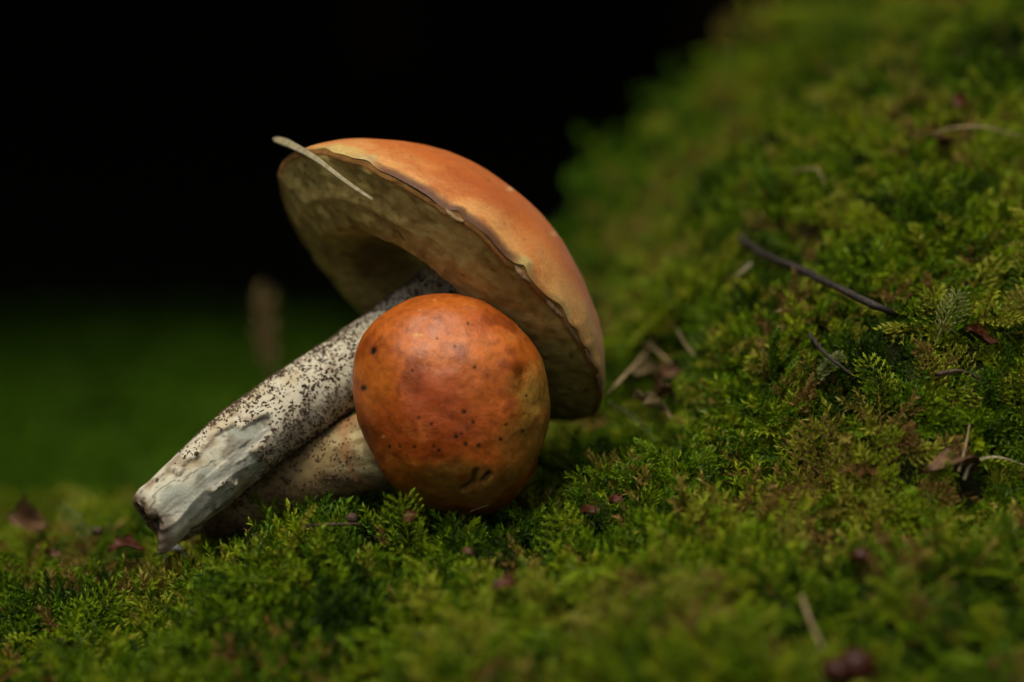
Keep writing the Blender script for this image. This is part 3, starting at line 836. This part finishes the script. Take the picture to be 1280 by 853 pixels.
ycap = mesh_obj('cap', Vf, Fy, M_young, yng, c * [0.90, 0.98, 0.66])

ring2, dirv2, PH2, TT2, FR2 = stem_build(ST2, ST2_R, 150)
phd2 = np.degrees(PH2); phd2 = np.where(phd2 > 180, phd2 - 360, phd2)
nS = fbm(ring2, 90, 4, 153); nM = fbm(ring2, 300, 3, 154)
ring2 = ring2 + dirv2 * (0.0009 * nS + 0.0003 * nM)[..., None]
c = np.broadcast_to(lin(138, 118, 80), (*TT2.shape, 3)).copy()
streak = fbm(np.stack([PH2 * 2.2, TT2 * 5, TT2 * 0], -1), 1.6, 3, 155)
c = mix(c, lin(186, 172, 128), sstep(0.52, 0.66, TT2) * sstep(-0.1, 0.4, streak) * 0.8)
c = mix(c, lin(150, 98, 60), np.exp(-((TT2 - 0.66 - 0.05 * nS) / 0.03) ** 2) * 0.6)
c = mix(c, lin(104, 80, 48), sstep(-0.05, 0.4, nS) * 0.65 * sstep(0.7, 0.4, TT2))
c = mix(c, lin(84, 62, 38), sstep(0.1, 0.45, nM) * 0.5)
V2 = ring2.reshape(-1, 3); F2 = grid_faces(len(ST2), 150); c2 = c.reshape(-1, 3)
a0 = len(V2); V2 = np.vstack([V2, ST2[0] - FR2[0][0] * 0.003, ST2[-1]]); c2 = np.vstack([c2, c2[0], c2[-1]])
for j in range(150):
    F2.append((a0, (j + 1) % 150, j)); F2.append((a0 + 1, (len(ST2) - 1) * 150 + j, (len(ST2) - 1) * 150 + (j + 1) % 150))
stem2 = mesh_obj('stem', V2, F2, M_stem, yng, c2)
dens2 = np.clip(0.5 + 0.9 * fbm(ring2, 380, 2, 171), 0.03, 1) * sstep(0.75, 0.5, TT2)
Vc, Fc = scabers(ring2, dirv2, TT2, phd2, FR2[0], 3600, dens2, 15, 0.0013)
M_scab2 = mat_plain('brown_scabers', (0.05, 0.03, 0.017), (0.12, 0.075, 0.04), rough=0.85, scale=900)
sc2 = mesh_obj('scabers', Vc, Fc, M_scab2, yng, smooth=False, kind='stuff'); sc2.parent = stem2

# ------------------------------------------------------------------ litter
def litter(name, V, F, mat, label, cat, group=None, smooth=True):
    o = mesh_obj(name, V, F, mat, None, smooth=smooth); centre_origin(o); return tag(o, label, cat, group)

def twig(pixs, r0, r1, mat, label, lift=0.006, n=26, name='twig', cat='twig', rough=0.5, seed=1, sides=()):
    pts = [on_ground(x, y, l if l is not None else lift) for x, y, l in [(q + (None,))[:3] for q in pixs]]
    path = smooth_path(pts, n); path += np.random.default_rng(seed).normal(0, r0 * 0.12, path.shape)
    V, F = tube(path, np.linspace(r0, r1, n), 9, rough * 0.5, seed)
    return litter(name, V, F, mat, label, cat)

def crumpled(pix, size, mat, label, name='dead_leaf', cat='leaf', lift=0.006, seed=1, aspect=0.6, yaw=0.5, tilt=0.4, fold=0.35, group=None):
    """a small curled leaf with thickness: pointed oval sheet, folded along its midrib"""
    c = on_ground(*pix, lift); r = np.random.default_rng(seed); n, m = 17, 11
    top, bot = [], []
    Rm = np.array(Euler((tilt, r.uniform(-0.3, 0.3), yaw)).to_matrix())
    for i in range(n):
        f = i / (n - 1); wd = math.sin(math.pi * f) ** 0.7 * aspect * (1 + 0.22 * r.normal())
        for j in range(m):
            g = j / (m - 1) * 2 - 1
            x = (f - 0.5) * size; y = g * wd * size * 0.5
            z = size * (fold * abs(g) * wd + 0.20 * math.sin(f * 3.1 + seed) + 0.05 * math.sin(7 * f + 3 * g + seed))
            q = np.array([x, y, z]); top.append(c + Rm @ q); bot.append(c + Rm @ (q - np.array([0, 0, 0.00025])))
    V = np.array(top + bot); N_ = n * m
    F = [tuple(f) for f in grid_faces(n, m, False)] + [tuple(N_ + k for k in f[::-1]) for f in grid_faces(n, m, False)]
    bd = [i * m for i in range(n)] + [(n - 1) * m + j for j in range(1, m)] + [i * m + m - 1 for i in range(n - 2, -1, -1)] + [j for j in range(m - 2, 0, -1)]
    for a, b in zip(bd, bd[1:] + bd[:1]): F.append((b, a, a + N_, b + N_))
    return litter(name, V, F, mat, label, cat, group)

def pebble(pix, rad, mat, label, name, cat, lift=0.006, seed=1, sq=(1, 1, 0.85), group=None):
    c = on_ground(*pix, lift); n, m = 18, 24
    A, B_ = np.meshgrid(np.linspace(0, 2 * np.pi, m, endpoint=False), np.linspace(0.05, np.pi - 0.05, n))
    d = np.stack([np.sin(B_) * np.cos(A), np.sin(B_) * np.sin(A), np.cos(B_)], -1)
    rr = 1 + 0.12 * fbm(d + seed, 1.5, 3, seed)
    V = (c + d * rr[..., None] * rad * np.array(sq)).reshape(-1, 3); F = grid_faces(n, m)
    F.append(tuple(range(m))); F.append(tuple((n - 1) * m + j for j in range(m - 1, -1, -1)))
    return litter(name, V, F, mat, label, cat, group)

# pale blade of grass lying across the cap's edge
pth = smooth_path([P(342, 174, 0.030), P(362, 181, 0.022), P(395, 199, 0.006), P(432, 227, -0.010), P(466, 250, -0.020)], 24)
V, F = blade(pth, np.interp(np.linspace(0, 1, 24), [0, 0.08, 0.2, 0.35, 0.6, 1], [0.0006, 0.0019, 0.0025, 0.0020, 0.0014, 0.0007]), 0.00025, (-0.4, -0.75, 0.5))
litter('grass', V, F, M_straw, 'pale dry blade of grass stuck across the rim of the large cap', 'grass')

twig([(926, 297, .015), (944, 312, .015), (975, 328, .015), (1010, 342, .0145), (1045, 359, .014), (1080, 376, .012), (1105, 386, .008), (1120, 393, .001)], 0.0013, 0.0010, M_twig, 'long dark bare twig lying on the mossy slope', seed=3)
twig([(1012, 419, .012), (1024, 434, .012), (1040, 450, .010), (1064, 468, .002)], 0.00075, 0.0004, M_twig, 'short thin dark twig below the long twig on the slope', seed=4)
twig([(1170, 468, .010), (1200, 464, .011), (1225, 474, .008)], 0.0007, 0.0004, M_twig2, 'short reddish brown twig half sunk in slope moss', seed=5)
twig([(378, 658), (410, 656), (450, 655)], 0.0005, 0.0003, M_twig2, 'thin brown twig in moss below the lying stems', lift=.009, seed=6)
def straw(pixs, w0, w1, mat, label, lift=0.009, n=20, name='grass_stalk', cat='grass'):
    pts = [on_ground(x, y, l if l is not None else lift) for x, y, l in [(q + (None,))[:3] for q in pixs]]
    path = smooth_path(pts, n); V, F = blade(path, np.linspace(w0, w1, n), 0.0002, (0.1, -0.7, 0.7))
    return litter(name, V, F, mat, label, cat)
straw([(757, 497, .016), (778, 473, .020), (803, 447, .021), (816, 426, .018)], 0.0016, 0.0012, M_straw2, 'dry straw standing against the right rim of the large cap')
straw([(806, 430, .018), (822, 440, .018), (838, 455, .014)], 0.0012, 0.0007, M_straw2, 'short dry straw bent over brown litter beside the large cap')
straw([(846, 412, .017), (856, 430, .017), (872, 450, .012)], 0.0007, 0.0005, M_straw2, 'thin brown stalk in moss beyond the brown litter')
straw([(1205, 600, .009), (1215, 580, .012), (1245, 572, .012), (1285, 584, .010)], 0.0009, 0.0007, M_straw, 'curved pale straw lying over the tan dead leaf')
straw([(1198, 590, .013), (1206, 562, .016), (1212, 530, .012)], 0.0008, 0.0005, M_straw2, 'thin upright dry stalk beside the tan dead leaf')
straw([(905, 352, .014), (925, 342, .014), (940, 328, .012)], 0.0009, 0.0006, M_straw, 'thin pale straw left of the long dark twig')
straw([(1165, 168, .015), (1195, 160, .018), (1235, 160, .017), (1275, 172, .012)], 0.0010, 0.0007, M_straw2, 'pale curved straw high on the mossy slope')
straw([(990, 215, .016), (1020, 212, .018), (1032, 232, .014)], 0.0012, 0.0007, M_straw2, 'bent pale straw midway up the mossy slope')
straw([(1002, 745, .010), (1012, 775, .011), (1028, 812, .009)], 0.0013, 0.0009, M_straw2, 'thick yellowish stalk lying in the front moss')
straw([(588, 640, .008), (610, 632, .010), (630, 624, .010), (652, 612, .012)], 0.0003, 0.0002, M_straw2, 'hair thin stalk against the foot of the red orange cap')

# brown litter between the cap's right rim and the slope
for i, (x, y, sz, yw) in enumerate(((812, 470, .012, .4), (826, 488, .011, 1.5), (808, 498, .010, 2.4), (834, 466, .010, .9), (822, 512, .009, 2.9))):
    crumpled((x, y), sz, M_leafbrown if i % 2 else M_straw2, ('uppermost straw coloured scrap of litter beside the large cap rim', 'brown curled scrap between the straw coloured litter scraps', 'straw coloured scrap lying closest to the large cap rim', 'brown scrap of litter farthest from the large cap rim', 'lowest straw coloured litter scrap just above the front moss')[i], 'litter_scrap', 'litter', .0135, 20 + i, .5, yw, .6, .5, 'brown litter scraps by the cap rim')
crumpled((1190, 590), .017, M_leafbrown, 'tan dead leaf under the curved pale straw', lift=.006, seed=31, yaw=.5, tilt=.25, aspect=.45)
crumpled((158, 688), .0105, M_leafred, 'red brown leaf at the cut foot of the speckled stem', lift=.0075, seed=32, yaw=.1, tilt=.5, aspect=.5)
crumpled((35, 652), .013, M_leafbrown, 'blurred brown leaf behind the moss left of the stem foot', lift=.014, seed=33, yaw=.4, tilt=.9, aspect=.8)
crumpled((738, 637), .006, M_leafred, 'small red leaf scrap in moss right of the young cap', 'leaf_scrap', 'leaf', .009, 34, .6, .3, .5)
crumpled((769, 623), .005, M_leafred, 'tiny red scrap beside the small red leaf scrap', 'leaf_scrap', 'leaf', .009, 35, .6, .9, .5)
crumpled((512, 647), .005, M_leafred, 'tiny red brown scrap in moss at young cap foot', 'leaf_scrap', 'leaf', .009, 36, .7, .6, .5)
crumpled((630, 733), .0065, M_leafred, 'red brown leaf scrap in the front moss below young cap', 'leaf_scrap', 'leaf', .009, 37, .7, .2, .6)
crumpled((1200, 131), .007, M_leafred, 'bright red leaf scrap high on the slope', 'leaf_scrap', 'leaf', .010, 38, .7, .4, .8)
crumpled((1172, 176), .012, M_leafred, 'dark red dead leaf on slope below the bright red scrap', 'dead_leaf', 'leaf', .008, 39, .7, .9, .7)
crumpled((1228, 418), .011, M_leafred, 'dark red leaf half buried in moss beside the fern like sprig', 'dead_leaf', 'leaf', .005, 40, .5, .2, .6)
crumpled((66, 690), .006, M_leafbrown, 'small brown scrap on moss edge left of the stem foot', 'leaf_scrap', 'leaf', .009, 41, .5, .8, .9)
pebble((1070, 832), .0048, M_berry, 'shiny dark red berry in the front moss', 'berry', 'berry', .008, 2)
pebble((1046, 838), .0035, M_berry, 'duller dark fruit next to the shiny dark red berry', 'berry', 'berry', .008, 3)
pebble((1076, 695), .0024, M_berry, 'tiny reddish seed among moss on the right', 'seed', 'seed', .009, 4)
pebble((585, 690), .0018, M_leafbrown, 'small brown seed in moss in front of the young cap', 'seed', 'seed', .009, 5)
pebble((440, 648), .0017, M_twig2, 'small dark purplish lump under the young stem', 'soil_crumb', 'soil', .009, 6)
pebble((122, 664), .0016, M_twig2, 'tiny dark bud on the moss edge left of the stem foot', 'bud', 'bud', .012, 8)
# crumbs of white flesh by the foot
crumpled((222, 692), .0062, M_white, 'white crumb of mushroom flesh on moss under the cut foot', 'flesh_crumb', 'crumb', .0085, 51, .55, .1, .2, .2)

# blurred dry seed head far behind the stem
b0 = P(336, 520, 0.28); b0[2] = float(H(b0[:1], b0[1:2])[0])
M_dry = mat_plain('dry_seed_stalk', (0.09, 0.06, 0.02), (0.20, 0.14, 0.05), rough=0.7, scale=300, transl=0.2)
sh = thing('dry_plant', 'blurred brown dry seed head standing behind the speckled stem', 'plant', b0)
top = P(331, 374, 0.285)
V, F = tube(smooth_path([b0, (b0 + top) / 2 + np.array([.003, 0, 0]), top], 14), np.linspace(.0010, .0006, 14), 8)
mesh_obj('stalk', V, F, M_dry, sh)
for q in range(16):
    f = 0.70 + 0.28 * q / 15; c_ = b0 + (top - b0) * f; a = q * 2.4
    V, F = blade(smooth_path([c_, c_ + np.array([math.cos(a) * .003, math.sin(a) * .003, .004]), c_ + np.array([math.cos(a) * .004, math.sin(a) * .004, .009])], 6), np.array([.001, .0025, .003, .0025, .0018, .0006]), .0003, (0, -1, .2))
    mesh_obj('bract', V, F, M_dry, sh)

# a few moss sprigs that stand out on their own
M_sprig = mat_plain('sprig_leaf', (0.10, 0.14, 0.02), (0.20, 0.24, 0.07), rough=0.5, scale=400, bump=0.1, transl=0.35)
M_sprig2 = mat_plain('pale_sprig_leaf', (0.10, 0.125, 0.025), (0.20, 0.22, 0.07), rough=0.55, scale=400, bump=0.1, transl=0.3)
for (x, y, sc, yaw, tl, mt_, lab) in ((1168, 432, 1.25, 0.5, -0.6, M_sprig2, 'pale fern like moss sprig leaning out right of the dark twig'),
                                     (820, 552, 1.1, 2.9, -0.3, M_sprig2, 'grey green feathery moss sprig below the brown litter'),
                                     (1010, 486, 1.2, 0.1, -0.4, M_sprig2, 'arching pale moss sprig under the short dark twig'),
                                     (862, 470, 1.0, 1.2, -0.7, M_sprig, 'bright green moss sprig right of the brown litter'),
                                     (110, 690, 1.0, 2.4, -0.5, M_sprig, 'bright green moss sprig at left edge of moss by red leaf')):
    me = make_shoot('feather', int(x)); me.materials.append(mt_)
    o = bpy.data.objects.new('moss_sprig', me); COL.objects.link(o)
    o.location = on_ground(x, y, 0.006); o.rotation_euler = (0.25, tl, yaw); o.scale = (sc,) * 3
    tag(o, lab, 'moss')

# ------------------------------------------------------------------ young spruces added to darken backdrop and deepen shadows, branches down to knee height
M_bark = mat_plain('spruce_bark', (0.03, 0.018, 0.012), (0.08, 0.05, 0.033), rough=0.9, scale=40, bump=0.9, bscale=90, stretch=(1, 1, 0.3))
M_needle = mat_plain('spruce_needles', (0.018, 0.034, 0.012), (0.04, 0.065, 0.02), rough=0.6, scale=6, bump=0.0)
def spruce():
    r = np.random.default_rng(99)
    root = thing('shade_spruce', 'young spruce with low drooping branches added to shade the scene', 'tree', (0, 0, 0), 'young spruces added for shade')
    path = np.array([[0.02 * math.sin(z), 0.015 * math.cos(2 * z), z] for z in np.linspace(-0.1, 4.2, 24)])
    V, F = tube(path, np.interp(np.linspace(0, 1, 24), [0, 0.05, 1], [0.085, 0.065, 0.01]), 12, 0.25, 4)
    mesh_obj('trunk', V, F, M_bark, root)
    V, F = [], []
    for k in range(210):
        z = 0.92 + 3.1 * (k / 210) ** 1.1; L = 1.35 * (1 - (z - 0.5) / 3.9) + 0.12; a = k * 2.4 + r.normal(0, 0.2)
        d = np.array([math.cos(a), math.sin(a), 0]); sd_ = np.array([-d[1], d[0], 0])
        n = int(10 + 26 * L)
        for q in range(n):
            f = (q + r.random()) / n; p = d * L * f + np.array([0, 0, z - 0.22 * L * f * f + 0.02 * r.normal()])
            for s_ in (-1, 1):
                l = (0.30 * (1 - f) + 0.07) * r.uniform(0.6, 1.2); dd_ = d * 0.6 + sd_ * s_ * 0.8 + np.array([0, 0, -0.25 - 0.2 * r.random()])
                wv = np.cross(dd_, np.array([0.2 * r.normal(), 0.2 * r.normal(), 1.0])); wv = wv / np.linalg.norm(wv) * 0.028
                i = len(V); V += [p - wv * .6, p + wv * .6, p + dd_ * l * .6 + wv, p + dd_ * l, p + dd_ * l * .6 - wv]
                F.append((i, i + 1, i + 2, i + 3, i + 4))
    mesh_obj('crown', V, F, M_needle, root, smooth=False)
    return root
sp0 = spruce()
first = True
k = 0
for (x, y) in [(-0.62, 1.80), (0.75, 1.95), (-1.75, 1.55), (2.0, 1.7), (-2.9, 2.0), (-1.25, 2.6), (0.25, 2.7), (-0.2, 3.4), (-1.7, 3.3), (1.4, 3.3), (-3.3, 3.2), (2.9, 3.1), (0.5, 4.6), (-1.0, 4.6), (-2.6, 4.6), (2.1, 4.6), (-3.0, 0.6), (3.0, 0.5), (-3.4, -0.9), (3.3, -1.0), (-2.9, -2.4), (-1.5, -3.6), (0.0, -3.9), (1.5, -3.6), (2.9, -2.5), (-4.4, 0.0), (4.3, 0.0)]:
    if k == 0: t = sp0
    else:
        t = sp0.copy(); COL.objects.link(t)
        for ch in [c_ for c_ in sp0.children]:
            cc = ch.copy(); COL.objects.link(cc); cc.parent = t
    gz = float(H(np.array([min(max(x, -.8), .75)]), np.array([y]), False)[0]) + 1.1 * float(sstep(2.6, 5.5, np.array([y]))[0])
    t.location = (x, y, gz); t.rotation_euler = (0, 0, k * 1.7); k += 1
    t.scale = (1, 1, 0.9 + 0.05 * (k % 4))
